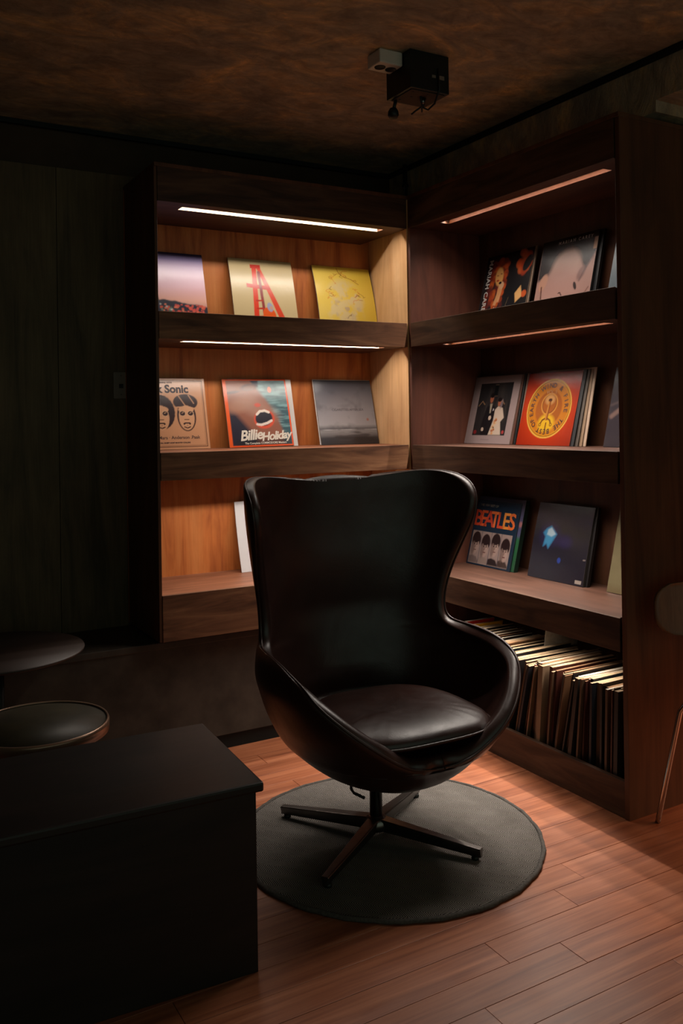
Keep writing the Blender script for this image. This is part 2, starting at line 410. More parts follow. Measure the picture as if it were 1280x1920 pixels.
# ---------------------------------------------------------------- painting of printed sleeves
N = 112
UU, VV = np.meshgrid(np.linspace(0, 1, N), np.linspace(0, 1, N))   # u right, v up; array [v,u]
def vnoise(seed, fx, fy, octv=4):
    rs = np.random.RandomState(seed); out = np.zeros((N, N)); amp = 1; tot = 0
    for o in range(octv):
        gx, gy = int(fx*2**o)+2, int(fy*2**o)+2
        g = rs.rand(gy+1, gx+1)
        x = UU*(gx-1); y = VV*(gy-1); i = x.astype(int); j = y.astype(int); a = x-i; b = y-j
        a = a*a*(3-2*a); b = b*b*(3-2*b)
        out += amp*((g[j, i]*(1-a)+g[j, i+1]*a)*(1-b)+(g[j+1, i]*(1-a)+g[j+1, i+1]*a)*b); tot += amp; amp *= .55
    return out/tot
class Art:
    def __init__(s, *c): s.c = np.ones((N, N, 3))*lin(c)
    def put(s, mask, c):
        m = np.clip(mask, 0, 1)[..., None]
        col = lin(c) if np.ndim(c) == 1 or isinstance(c, tuple) else c
        s.c = s.c*(1-m)+col*m; return s
    def vgrad(s, stops):
        v = [p for p, _ in stops]; C = np.array([lin(c) for _, c in stops])
        s.c = np.stack([np.interp(VV, v, C[:, i]) for i in range(3)], -1); return s
    def ell(s, x, y, rx, ry, c, rot=0, soft=.06, al=1):
        a = math.radians(rot); dx, dy = UU-x, VV-y
        d = np.hypot((dx*math.cos(a)+dy*math.sin(a))/rx, (-dx*math.sin(a)+dy*math.cos(a))/ry)
        return s.put(np.clip((1-d)/max(soft, .02)+.5, 0, 1)*al, c)
    def ring(s, x, y, r, w, c, al=1):
        d = np.abs(np.hypot(UU-x, VV-y)-r); return s.put(np.clip((w-d)/.008+.5, 0, 1)*al, c)
    def poly(s, pts, c, soft=.008, al=1):
        P = np.array(pts, float); ins = np.zeros((N, N), bool); dist = np.full((N, N), 9.)
        for a, b in zip(P, np.roll(P, -1, 0)):
            cond = ((a[1] > VV) != (b[1] > VV)); xx = a[0]+(VV-a[1])*(b[0]-a[0])/((b[1]-a[1]) or 1e-9)
            ins ^= cond & (UU < xx)
            e = b-a; t = np.clip(((UU-a[0])*e[0]+(VV-a[1])*e[1])/(e@e+1e-12), 0, 1)
            dist = np.minimum(dist, np.hypot(UU-a[0]-t*e[0], VV-a[1]-t*e[1]))
        sd = np.where(ins, dist, -dist); return s.put(np.clip(sd/soft+.5, 0, 1)*al, c)
    def line(s, pts, w, c, soft=.006, al=1):
        dist = np.full((N, N), 9.); P = np.array(pts, float)
        for a, b in zip(P[:-1], P[1:]):
            e = b-a; t = np.clip(((UU-a[0])*e[0]+(VV-a[1])*e[1])/(e@e+1e-12), 0, 1)
            dist = np.minimum(dist, np.hypot(UU-a[0]-t*e[0], VV-a[1]-t*e[1]))
        return s.put(np.clip((w-dist)/soft+.5, 0, 1)*al, c)
    def border(s, w, c): return s.put(((UU < w) | (UU > 1-w) | (VV < w) | (VV > 1-w))*1., c)
    def frame(s, d, w, c):
        e = np.minimum(np.minimum(UU, 1-UU), np.minimum(VV, 1-VV)); return s.put(np.clip((w-np.abs(e-d))/.004+.5, 0, 1), c)

_fc = bpy.data.curves.new('lettering', 'FONT')
def text_mesh(txt, size, bold=0, extr=.0, align='CENTER', spacing=1.0, shear=0):
    fc = bpy.data.curves.new('lettering', 'FONT'); fc.body = txt; fc.size = size; fc.align_x = align; fc.offset = bold
    fc.space_character = spacing; fc.shear = shear; fc.resolution_u = 3
    o = bpy.data.objects.new('tmp', fc); COL.objects.link(o)
    bpy.context.view_layer.update()
    me = bpy.data.meshes.new_from_object(o.evaluated_get(bpy.context.evaluated_depsgraph_get()))
    bpy.data.objects.remove(o); return me
S = .315
def dim(c, kind):                      # scales colours down; right-case sleeves darker still, dimness put into the colour
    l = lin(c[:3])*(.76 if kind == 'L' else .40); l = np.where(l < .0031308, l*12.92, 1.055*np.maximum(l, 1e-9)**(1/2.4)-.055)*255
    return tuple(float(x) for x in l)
def sleeve(label, kind, cx, row, art=None, lean=14.6, spin=0, dth=0.0035, edge=(190, 175, 155), body=None, bow=.0, depth=None, texts=(), group=None, w=S, h=S, zoff=0, cat='record', name='record_sleeve', gap=0):
    """kind 'L': left case, cx = world x of centre; 'R': right case, cx = world y of centre; row = shelf height"""
    if kind == 'L': loc = (cx, depth or 3.583, row+.0004+zoff); rz = 0
    else: loc = (depth or 2.533, cx, row+.0004+zoff); rz = -PI/2
    r = thing(name, label, cat, loc, (0, 0, 0), group)
    m = Matrix.Rotation(rz, 4, 'Z') @ Matrix.Rotation(math.radians(-lean), 4, 'X') @ Matrix.Rotation(math.radians(spin), 4, 'Y')
    sh = abs(math.sin(math.radians(spin)))*w/2
    r.rotation_euler = m.to_euler(); r.location = Vector(loc) + Vector((0, 0, sh))
    # sleeve body with slight bow
    n = 10
    vs = np.linspace(0, 1, n)
    b = MB(); bm = b.bm; rows = []
    for v in vs:
        yb = -bow*4*v*(1-v)
        rows.append([bm.verts.new((x, yb+dy, v*h)) for (x, dy) in ((-w/2, 0), (w/2, 0), (w/2, dth), (-w/2, dth))])
    for A, B in zip(rows, rows[1:]):
        for q in range(4):
            f = bm.faces.new((A[q], A[(q+1) % 4], B[(q+1) % 4], B[q])); f.material_index = 0 if q in (0, 2) else 1
    for R_ in (rows[0], rows[-1]): bm.faces.new(R_).material_index = 1
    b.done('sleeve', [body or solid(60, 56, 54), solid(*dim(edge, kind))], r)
    if art is not None:
        x = (UU-.5)*(w-.0012); z = VV*(h-.0012)+.0006; y = -bow*4*VV*(1-VV)-.0004
        o = grid_obj('cover_print', np.stack([x, y, z], -1), M['print'], r)
        at = o.data.color_attributes.new('art', 'FLOAT_COLOR', 'POINT')
        c4 = np.concatenate([art.c*(.80 if kind == 'L' else .38), np.ones((N, N, 1))], -1).astype(np.float32)  # right-case covers darkened in print colour to look less lit
        at.data.foreach_set('color', c4.ravel())
    for t in texts:
        txt, u, v, size, col = t[:5]; kw = t[5] if len(t) > 5 else {}
        kw = dict(kw); rot = kw.pop('rot', 0)
        me = text_mesh(txt, size*w, **kw)
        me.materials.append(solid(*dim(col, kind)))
        me.transform(Matrix.Translation(((u-.5)*w, 0, v*h)) @ Matrix.Rotation(PI/2, 4, 'X') @ Matrix.Rotation(math.radians(rot), 4, 'Z'))
        for vv in me.vertices:
            q = vv.co.z/h; vv.co.y = -bow*4*q*(1-q)-.0009
        o = bpy.data.objects.new('lettering', me); COL.objects.link(o); o.parent = r
    return r

g = random.Random(3)
# --- row 1 left: dusk field
a = Art(0, 0, 0).vgrad([(0, (70, 60, 80)), (.3, (236, 176, 158)), (.5, (226, 176, 190)), (.8, (190, 160, 196)), (.9, (120, 100, 150)), (1, (40, 34, 70))])
hill = .34 - .10*UU + .03*(vnoise(4, 6, 1)-.5)*2
a.put(np.clip((hill-VV)/.02, 0, 1), (38, 40, 56))
a.put(np.clip((hill-.10-VV)/.03, 0, 1), (52, 56, 62))
for i in range(150):
    u, v = g.random(), g.random()*.24; c = g.choice([(226, 96, 72), (236, 128, 96), (216, 210, 204), (120, 136, 120), (200, 196, 190), (90, 110, 90)])
    if u > .5 and c[0] < 220: c = (226, 88, 76)
    a.ell(u, v, .012+.014*g.random(), .010+.012*g.random(), c, 0, .5, .8)
a.put(np.clip(1-np.abs(UU-.22-.05*(1-VV))/.07, 0, 1)*.65*(VV > .2), (226, 214, 222))
a.poly([(.19, .13), (.33, .12), (.31, .40), (.22, .42)], (40, 44, 62))
a.poly([(.20, .42), (.26, .43), (.25, .48), (.19, .49)], (90, 84, 100))
sleeve('record sleeve showing flowers and small dark tower under violet dusk sky, top left shelf', 'L', 1.2495, 1.757, a)
# --- row 1 centre: cream with red trestle
a = Art(208, 186, 140); a.put(vnoise(8, 3, 3)*.18, (206, 176, 120))
a.poly([(.30, 0), (.38, 0), (.42, .86), (.35, .86)], (226, 62, 34))
a.poly([(.42, .88), (.48, .88), (.84, .0), (.74, 0)], (222, 70, 40))
a.poly([(.33, .86), (.49, .86), (.49, .92), (.33, .92)], (206, 52, 36))
a.poly([(.24, .56), (.60, .53), (.60, .59), (.24, .62)], (206, 60, 48))
a.line([(.45, .80), (.47, .18)], .022, (150, 58, 58))
for v in (.12, .24, .36): a.line([(.37, v), (.46, v+.005)], .012, (190, 52, 34))
a.ell(.55, .15, .10, .12, (232, 92, 28), 20, .1); a.ell(.62, .05, .16, .05, (214, 62, 24), 0, .2)
a.ell(.57, .27, .045, .07, (166, 168, 196), 10, .3); a.ell(.585, .26, .022, .03, (206, 160, 140), 0, .3)
sleeve('cream record sleeve with red trestle shape and small orange seated figure, top left shelf', 'L', 1.687, 1.757, a, bow=.004)
# --- row 1 right: yellow
a = Art(238, 200, 66); a.put(np.clip(1.2-UU*1.1, 0, 1)*.35, (246, 222, 130))
nz = vnoise(11, 6, 6)
msk = np.clip(1.25-np.hypot((UU-.47)/.30, (VV-.38)/.36), 0, .35)/.35*np.clip((nz-.42)*6, 0, 1)
a.put(msk*.75, (226, 206, 160)); nz2 = vnoise(12, 9, 9); a.put(np.clip(1.2-np.hypot((UU-.47)/.28, (VV-.35)/.33), 0, 1)*np.clip((nz2-.56)*8, 0, 1)*.6, (176, 156, 156))
for i in range(26):
    t0 = g.uniform(0, 2*PI); x, y = .47+.26*math.cos(t0), .52+.36*math.sin(t0); p = [(x, y)]
    for j in range(4): x += g.uniform(-.05, .05); y += g.uniform(-.035, .035); p.append((x, y))
    a.line(p, .0035, g.choice([(170, 110, 40), (222, 120, 50), (120, 84, 40)]), .006, .8)
a.line([(.42, .98), (.44, .90), (.50, .84), (.64, .80), (.76, .72)], .004, (150, 84, 36))
sleeve('bright yellow record sleeve with faint cracked face drawing, top shelf of left bookcase', 'L', 2.114, 1.757, a, bow=.010, lean=15.5)
# --- row 2 left: tan with two ink heads
a = Art(206, 150, 112); a.put(vnoise(21, 4, 4)*.15, (180, 120, 84)); a.frame(.035, .0035, (70, 40, 34)); a.frame(.052, .0018, (90, 54, 40))
ink = (50, 30, 34)
for hx, cap in ((.34, 0), (.70, 1)):
    if not cap:
        for q in range(26):
            t0 = q/26*2*PI; a.ell(hx+.15*math.cos(t0), .52+.19*math.sin(t0), .05, .055, ink, 0, .2)
        a.ell(hx, .50, .16, .20, ink)
    else:
        a.ell(hx, .66, .175, .115, ink); a.ell(hx, .46, .135, .21, ink); a.line([(hx-.10, .76), (hx+.0, .60)], .006, (206, 150, 112)); a.line([(hx+.05, .76), (hx+.12, .64)], .006, (206, 150, 112))
        a.line([(hx-.16, .585), (hx+.02, .60), (hx+.17, .555)], .008, (206, 150, 112))
    a.ell(hx, .44, .112, .175, (210, 156, 118)); a.ell(hx, .555, .11, .05, (210, 156, 118))
    for sx in (-.055, .058):
        a.ell(hx+sx, .50, .048, .042, (214, 168, 132)); a.ell(hx+sx, .50, .038, .032, ink); a.line([(hx+sx-.01, .505), (hx+sx+.012, .512)], .004, (214, 168, 132))
    a.line([(hx-.03, .415), (hx+.03, .415)], .006, ink); a.ell(hx, .355, .055, .022, ink); a.ell(hx, .345, .036, .010, (210, 156, 118))
    a.line([(hx-.04, .31), (hx, .295), (hx+.04, .31)], .008, ink)
sleeve('tan record sleeve with two ink-drawn heads in sunglasses, middle left shelf', 'L', 1.2495, 1.211, a,
       texts=[('AN EVENING WITH', .40, .925, .030, (60, 36, 32), dict(bold=.0003)),
              ('Silk Sonic', .46, .795, .155, (50, 30, 34), dict(bold=.0019)),
              ('Bruno Mars · Anderson .Paak', .48, .145, .064, (66, 38, 34), dict(bold=.0003)),
              ('AND SPECIAL GUEST HOST BOOTSY COLLINS', .45, .085, .026, (66, 38, 34), dict(bold=.0004))], lean=13.5)
# --- row 2 centre: painted singing face with orange border
a = Art(60, 90, 100); st = vnoise(31, 3, 30); a.put(np.clip((st-.45)*5, 0, 1), (120, 160, 164)); a.put(np.clip((VV-.5)*2, 0, .5)*vnoise(32, 8, 8), (150, 186, 186))
a.poly([(0, 1), (.50, 1), (.52, .86), (.66, .66), (.80, .40), (.86, .20), (.84, .0), (0, 0)], (146, 92, 74), .05)
a.poly([(0, .55), (.14, .50), (.30, .30), (.44, .12), (.44, 0), (0, 0)], (44, 42, 56), .08)
a.ell(.24, .62, .22, .10, (178, 130, 108), 20, .8, .7); a.ell(.5, .55, .3, .12, (176, 136, 120), -20, .9, .6)
a.poly([(.42, 1), (.56, .99), (.54, .88), (.46, .92)], (34, 44, 64), .03); a.ell(.40, .88, .13, .05, (92, 62, 60), 8, .5); a.ell(.40, .865, .10, .038, (130, 92, 80), 8, .5)
a.ell(.12, .80, .14, .02, (90, 58, 56), 8, .6)
a.ell(.58, .40, .165, .14, (212, 84, 60), 14, .12); a.ell(.575, .41, .135, .108, (40, 38, 50), 14, .12); a.ell(.50, .61, .05, .03, (206, 92, 76), 0, .5)
a.line([(.47, .47), (.52, .515), (.60, .525), (.66, .50)], .018, (236, 222, 210)); a.line([(.46, .325), (.52, .315), (.62, .34), (.69, .375)], .018, (232, 214, 204))
a.ell(.72, .84, .03, .045, (226, 118, 86), 0, .3)
a.poly([(.12, 0), (1, 0), (1, .12), (.12, .10)], (42, 40, 44), .05, .7)
a.border(.022, (232, 84, 34)); a.put(np.clip((.055-UU)/.004, 0, 1), (236, 96, 40))
sleeve('record sleeve with orange edge and painted open-mouthed singer over teal, middle left shelf', 'L', 1.6535, 1.211, a, bow=.003, spin=-.6,
       texts=[('The Complete COMMODORE Masters', .56, .040, .040, (222, 214, 200), dict(bold=.0003)),
              ('Billie', .345, .105, .205, (232, 222, 208), dict(bold=.0017, shear=.28, spacing=.92, rot=4)), ('Holiday', .735, .100, .168, (232, 222, 208), dict(bold=.0015, shear=.3, spacing=.90, rot=4))])
sleeve('pale sleeve with silver edge behind orange-edged singer sleeve, middle left shelf', 'L', 1.678, 1.211, Art(206, 200, 196), depth=3.590, dth=.004, lean=13.8, spin=.2, edge=(180, 150, 130), body=solid(200, 194, 190))
# --- row 2 right: grey seascape
a = Art(0, 0, 0).vgrad([(0, (44, 42, 46)), (.10, (58, 56, 60)), (.14, (110, 106, 108)), (.20, (140, 136, 138)), (.24, (96, 94, 98)), (.30, (160, 156, 160)), (.55, (140, 136, 142)), (.85, (92, 90, 98)), (1, (58, 58, 64))])
a.put(np.clip((vnoise(41, 3, 4)-.5)*2.2, 0, .5)*(VV > .22), (70, 70, 78)); a.put(np.clip((vnoise(42, 2, 16)-.5)*4, 0, .6)*(VV < .26), (40, 38, 42))
a.put(np.clip(1-np.abs(VV-.225)/.012, 0, 1)*np.clip(vnoise(43, 5, 2)*2-.6, 0, 1), (206, 204, 204)); a.ell(.86, .38, .02, .022, (160, 110, 100), 0, .6)
sleeve('grey stormy seascape record sleeve, right end of middle shelf in left bookcase', 'L', 2.111, 1.211, a,
       texts=[('CIGARETTES AFTER SEX', .53, .52, .052, (70, 66, 72), {})])
sleeve('thin white-backed sleeve peeking above grey seascape sleeve, middle left shelf', 'L', 2.108, 1.211, None, depth=3.5885, lean=14.2, spin=.25, body=M['white_card'], edge=(220, 214, 208), w=.316, h=.3165)
# --- row 3 left: white sleeve behind the chair
sleeve('plain white record sleeve on low left shelf, mostly hidden behind leather armchair', 'L', 1.703, .661, None, body=M['white_card'], edge=(216, 212, 214), bow=-.006, lean=14, dth=.005)
# --- right row 1
a = Art(26, 22, 24); nz = vnoise(51, 5, 5)
a.ell(.62, .0, .7, .5, (20, 22, 26), 0, .4)
for q in range(70):
    t0 = q/70; a.ell(.33+.14*math.sin(q*2.4)-.10*t0*(q % 2), .90-.72*t0, .06*(1-.4*t0), .05, g.choice([(176, 66, 26), (140, 44, 24), (206, 92, 34), (96, 34, 30)]), 0, .6, .7)
for q in range(20): a.ell(.44+.05*math.sin(q), .88-.5*q/20, .045, .04, g.choice([(170, 62, 26), (206, 86, 40), (110, 40, 30)]), 0, .6, .7)
a.ell(.34, .66, .085, .14, (226, 162, 92), 8, .25); a.ell(.32, .60, .03, .015, (180, 60, 40), 0, .3); a.line([(.29, .68), (.32, .675)], .006, (110, 60, 40)); a.line([(.36, .70), (.39, .695)], .006, (110, 60, 40))
a.poly([(.34, .28), (.42, .27), (.46, .52), (.36, .54)], (226, 160, 110), .02); a.poly([(.30, .24), (.36, .22), (.44, .46), (.38, .50)], (216, 150, 100), .02); a.ell(.42, .52, .05, .055, (216, 168, 128), 0, .2); a.ell(.38, .56, .03, .02, (30, 20, 22))
a.poly([(.74, .36), (.84, .46), (.90, .30), (.78, .22)], (232, 176, 112), .02); a.ell(.93, .33, .05, .05, (206, 88, 40), 0, .4)
for q in range(16): a.ell(.72+.22*g.random(), .66+.30*g.random(), .06, .06, g.choice([(206, 74, 26), (176, 56, 24), (226, 104, 50)]), 0, .6, .8)
a.ell(.90, .78, .07, .13, (24, 22, 26), -30, .3); a.line([(.34, .20), (.24, .0)], .006, (226, 190, 150)); a.line([(.62, .32), (.52, 0)], .003, (120, 100, 70))
sleeve('dark record sleeve with red-haired singer holding microphone, top shelf of right bookcase', 'R', 3.006, 1.757, a, edge=(200, 170, 140),
       texts=[('MARIAH CAREY', .065, .945, .115, (214, 204, 196), dict(align='LEFT', rot=-90, bold=.0008, spacing=1.06))])
sleeve('second clear-edged sleeve behind red-haired singer sleeve, top right shelf', 'R', 2.997, 1.757, None, depth=2.541, lean=13.6, dth=.006, body=solid(96, 78, 64), edge=(130, 112, 98))
a = Art(168, 128, 118)
a.poly([(0, 1), (1, 1), (1, .72), (.86, .50), (.74, .66), (.60, .80), (.42, .74), (.20, .50), (0, .45)], (36, 26, 28), .05)
for q in range(40):
    u, v = g.random(), .78+.2*g.random(); a.line([(u, v), (u+g.uniform(-.08, .08), v-g.uniform(.03, .12))], .006, g.choice([(96, 52, 40), (60, 36, 32), (24, 18, 22)]), .02, .6)
a.ell(.50, .58, .26, .24, (186, 146, 132), 30, .4); a.ell(.45, .25, .36, .34, (176, 134, 124), 20, .5); a.ell(.12, .42, .07, .12, (190, 140, 118), -20, .3); a.line([(.10, .36), (.12, .20), (.16, 0)], .012, (90, 52, 46))
a.ell(.72, .30, .025, .06, (44, 24, 26), 25, .3); a.ell(.80, .46, .06, .10, (120, 84, 80), -30, .5, .7); a.line([(.78, .36), (.86, .52), (.93, .62)], .010, (84, 58, 60), .03, .8)
a.line([(.50, .20), (.47, .24), (.44, .235)], .008, (60, 30, 30)); a.ell(.53, .165, .03, .02, (70, 34, 34), 0, .4); a.line([(.26, .14), (.36, .10), (.42, .04)], .010, (110, 50, 50), .02)
a.line([(.80, .02), (.88, .14), (.96, .25)], .007, (110, 60, 50), .02); a.put(np.clip((UU-.93)/.02, 0, 1)*(VV > .75), (190, 140, 110)); a.put(np.clip((VV-.90)/.02, 0, 1), (26, 22, 26))
sleeve('record sleeve with pale close-up of tilted face, right of singer sleeve on top right shelf', 'R', 2.637, 1.757, a, edge=(30, 26, 26), dth=.010, lean=14,
       texts=[('MARIAH CAREY', .60, .915, .062, (206, 196, 190), dict(spacing=1.5, bold=.0003))])
sleeve('black sleeve standing behind tilted face record, top right shelf', 'R', 2.622, 1.757, None, depth=2.550, lean=12.8, dth=.012, body=solid(20, 20, 22), edge=(26, 26, 26))
a = Art(120, 130, 136); a.put(vnoise(61, 3, 3)*.7, (70, 84, 94))
sleeve('grey-blue record sleeve half hidden by end panel, top right shelf', 'R', 2.228, 1.757, a)
# --- right row 2
a = Art(176, 152, 150)
mk = ((UU > .15) & (UU < .86) & (VV > .125) & (VV < .90))*1.0; a.put(mk, (40, 38, 40)); a.put(mk*np.clip((vnoise(71, 14, 2)-.45)*3, 0, .6)*(VV > .3), (72, 64, 60))
a.poly([(.47, .70), (.55, .70), (.55, .86), (.47, .86)], (14, 22, 24)); a.line([(.44, .70), (.56, .70)], .004, (120, 90, 70)); a.line([(.48, .87), (.55, .87)], .005, (120, 100, 86))
for hx in (.25, .68): a.line([(hx-.07, .56), (hx, .63), (hx+.06, .58)], .008, (150, 112, 82))
a.poly([(.33, .13), (.50, .13), (.56, .40), (.55, .54), (.46, .58), (.37, .54), (.31, .30)], (18, 18, 24), .015); a.ell(.45, .66, .036, .06, (196, 110, 78), 0, .2); a.ell(.45, .71, .044, .035, (24, 18, 20), 0, .3)
a.poly([(.43, .59), (.48, .59), (.475, .45), (.45, .45)], (190, 172, 150), .01); a.ell(.475, .38, .030, .034, (226, 196, 176)); a.ell(.355, .21, .028, .028, (220, 190, 170)); a.ell(.52, .50, .015, .02, (214, 200, 204))
a.poly([(.50, .13), (.77, .13), (.72, .32), (.78, .38), (.72, .52), (.62, .55), (.56, .50), (.56, .34)], (226, 200, 180), .015); a.ell(.63, .60, .033, .05, (190, 112, 84), 0, .2); a.ell(.63, .645, .042, .032, (30, 20, 22), 0, .3); a.ell(.68, .58, .025, .07, (160, 136, 140), -10, .5, .6)
for q in range(16): a.ell(.60+.05*g.random()-.004*q, .36-.014*q, .022, .016, g.choice([(226, 160, 110), (190, 110, 70), (236, 200, 160), (120, 90, 50)]), 0, .4)
a.ell(.20, .17, .035, .03, (140, 36, 40), 0, .5); a.ell(.81, .17, .025, .025, (190, 70, 70), 0, .5)
a.line([(.36, .062), (.54, .058)], .006, (120, 104, 104), .01, .5)
sleeve('white-bordered record sleeve with wedding couple photograph, middle shelf of right bookcase', 'R', 3.090, 1.211, a, edge=(190, 160, 140), lean=15,
       depth=2.520)
for i, (c, e, ww, d2) in enumerate((((70, 42, 34), (110, 74, 54), .006, 2.5245), ((20, 24, 26), (24, 26, 26), .008, 2.532), ((110, 92, 80), (120, 104, 92), .004, 2.541), ((40, 56, 84), (66, 78, 104), .008, 2.546))):
    sleeve(['brown sleeve directly behind wedding photograph sleeve', 'black sleeve second behind wedding photograph sleeve', 'grey sleeve third behind wedding photograph sleeve', 'blue sleeve at back of wedding photograph stack'][i] + ', middle right shelf', 'R',
           3.078-.010*i, 1.211, None, depth=d2, lean=14.6-.75*i, dth=ww, body=solid(*c), edge=e)
# gold medallion
a = Art(206, 60, 22); d = np.hypot(UU-.5, VV-.52); a.put(np.clip((d-.35)*2.2, 0, .75), (150, 34, 18)); a.put(np.clip(.5-d, 0, .5), (236, 90, 30))
a.ell(.5, .50, .405, .405, (232, 158, 44), 0, .02); a.ring(.5, .50, .398, .008, (244, 190, 84)); a.ring(.5, .50, .378, .004, (110, 52, 20))
a.put(np.clip((.37-np.hypot(UU-.5, VV-.50))/.02, 0, 1), (214, 128, 36)); a.put(np.clip((.25-np.hypot(UU-.5, VV-.50))/.02, 0, 1)*.9, (176, 92, 34)); a.ring(.5, .56, .14, .012, (226, 152, 64)); a.ring(.5, .56, .125, .006, (130, 62, 26)); a.ell(.5, .30, .15, .12, (240, 186, 40), 0, .4); a.ell(.5, .62, .09, .07, (222, 160, 96), 0, .5)
a.poly([(.475, .34), (.515, .34), (.525, .60), (.495, .60)], (150, 76, 30)); a.poly([(.46, .36), (.49, .34), (.505, .60), (.485, .60)], (214, 140, 60)); a.ell(.505, .615, .035, .022, (96, 48, 24), 0, .2)
for p in ([(.46, .36), (.42, .34), (.40, .30)], [(.52, .36), (.56, .34), (.58, .30)], [(.50, .30), (.50, .22)]): a.line(p, .011, (120, 62, 24))
for x in (.39, .59): a.ring(x, .28, .018, .006, (120, 62, 24))
txts = []
def arc(txt, r, a0, a1, size, flip=False):
    L = len(txt)
    for i, ch in enumerate(txt):
        if ch == ' ': continue
        an = a0+(a1-a0)*i/(L-1); an_r = math.radians(an)
        u, v = .5+r*math.cos(an_r), .50+r*math.sin(an_r)
        txts.append((ch, u, v, size, (84, 36, 14), dict(rot=an-90, bold=.0007)))
arc('EARTH WIND & FIRE', .285, 196, -6, .092); 
arc('THE BEST OF', .285, 328, 212, .092)
txts.append(('VOL. I', .5, .70, .07, (190, 128, 70), dict(bold=.0002)))
sleeve('red record sleeve with large embossed gold medallion, middle shelf of right bookcase', 'R', 2.718, 1.211, a, edge=(120, 40, 24), lean=16, texts=txts, depth=2.506)
for i, (c, e, ww, d2) in enumerate((((30, 30, 32), (40, 38, 38), .007, 2.5105), ((70, 62, 56), (84, 74, 66), .006, 2.5195), ((120, 98, 78), (140, 110, 86), .004, 2.5275), ((150, 128, 110), (206, 170, 140), .004, 2.5335))):
    sleeve(['black sleeve directly behind gold medallion sleeve', 'charcoal sleeve second behind gold medallion sleeve', 'brown sleeve third behind gold medallion sleeve', 'cream-edged sleeve rising highest behind gold medallion sleeve'][i] + ', middle right shelf', 'R',
           2.700-.014*i, 1.211, None, depth=d2, lean=15.3-.8*i, dth=ww, body=solid(*c), edge=e, h=S+(.004 if i == 3 else 0), w=S-.002)
a = Art(74, 66, 74); a.put(vnoise(81, 4, 4)*.6, (46, 40, 50)); a.line([(.05, .38), (.22, .50), (.30, .58)], .03, (150, 120, 112), .03); a.line([(.02, .52), (.2, .58)], .012, (110, 92, 92), .03)
sleeve('dim mauve record sleeve cut off by end panel, middle right shelf', 'R', 2.252, 1.211, a)
# --- right row 3: boxed set with collage letters over four grey faces
a = Art(18, 42, 62)
a.put(((UU < .93) & (UU > .03) & (VV < .52) & (VV > .025))*1.0, (160, 136, 130))
for i in range(4):
    x0 = .03+.225*i; hx = x0+.115; hy = (.28, .26, .29, .24)[i]
    a.poly([(x0, .03), (x0, .12), (hx-.04, .14), (hx+.06, .12), (x0+.225, .06), (x0+.225, .03)], ((120, 100, 96), (150, 128, 120), (44, 34, 36), (70, 54, 50))[i], .02)
    a.ell(hx, hy+.10, .100, .125, (40, 26, 28), 0, .12); a.ell(hx, hy, .072, .125, (178, 148, 138), (-6, 4, 0, 5)[i], .15); a.ell(hx-.05, hy-.02, .04, .11, (110, 86, 80), 0, .6, .7)
    a.ell(hx, hy+.12, .085, .065, (38, 24, 26), 0, .2)
    for sx in (-.028, .028): a.ell(hx+sx, hy+.03, .015, .009, (40, 26, 28), 0, .4); a.line([(hx+sx-.016, hy+.052), (hx+sx+.016, hy+.054)], .005, (50, 34, 34))
    a.line([(hx, hy+.02), (hx-.005, hy-.02)], .005, (110, 80, 74)); a.line([(hx-.022, hy-.055), (hx+.022, hy-.055)], .007, (100, 54, 54))
    if i: a.line([(x0, .03), (x0, .52)], .004, (26, 50, 76))
for i, ch in enumerate('BEATLES'):
    pass
lt = [(ch, .10+.128*i, .60, .34, ((214, 66, 30), (226, 84, 34), (206, 60, 30), (232, 110, 50), (218, 70, 34), (236, 140, 50), (230, 104, 34))[i], dict(bold=.0018)) for i, ch in enumerate('BEATLES')]
sleeve('boxed record set with orange collage letters over four grey portraits, low right shelf', 'R', 3.085, .661, a, edge=(20, 34, 46), dth=.006, depth=2.512, lean=15, w=.300, h=.300,
       texts=[('THE VERY BEST OF', .30, .90, .050, (150, 134, 110), dict(bold=.0002))]+lt)
a = Art(0, 0, 0).vgrad([(0, (34, 84, 52)), (.45, (40, 104, 62)), (.5, (86, 84, 120)), (.7, (84, 80, 116)), (1, (66, 66, 90))]); a.put(vnoise(91, 6, 6)*.3, (30, 44, 50)); a.ell(.97, .66, .04, .04, (170, 110, 110), 0, .6)
sleeve('thick green and blue bordered album standing behind boxed set, low right shelf', 'R', 3.072, .661, a, depth=2.5185, lean=14.6, dth=.022, edge=(22, 46, 34), body=solid(20, 36, 30))
a = Art(26, 26, 40); a.put(np.clip((VV-.62)*2, 0, 1)*.6*vnoise(95, 3, 3), (70, 62, 104)); a.put(np.clip(1-np.abs(VV-.66)/.12, 0, 1)*vnoise(96, 5, 3)*.8, (30, 32, 26))
a.ell(.30, .58, .16, .14, (40, 36, 90), 0, .9, .7); a.ell(.58, .52, .12, .08, (44, 36, 84), 0, .9, .7)
a.poly([(.22, .66), (.30, .70), (.42, .60), (.36, .50), (.30, .40), (.26, .46), (.20, .42), (.22, .55), (.17, .60)], (60, 140, 186), .03); a.poly([(.25, .65), (.31, .68), (.40, .60), (.33, .56), (.24, .58)], (176, 200, 214), .02)
a.ell(.53, .27, .03, .035, (40, 66, 150), 0, .6); a.put(((UU > .86) & (UU < .97) & (VV > .02) & (VV < .065))*1., (176, 160, 150)); a.put(((UU > .94) & (UU < .985) & (VV > .32) & (VV < .335))*1., (130, 116, 112))
sleeve('near-black indigo record sleeve with glowing blue shape, low shelf of right bookcase', 'R', 2.672, .661, a, edge=(60, 54, 50), dth=.012, depth=2.520, bow=.003)
sleeve('black sleeve leaning behind indigo record sleeve, low right shelf', 'R', 2.662, .661, None, edge=(26, 22, 20), dth=.014, depth=2.5345, lean=13, body=solid(24, 20, 20))
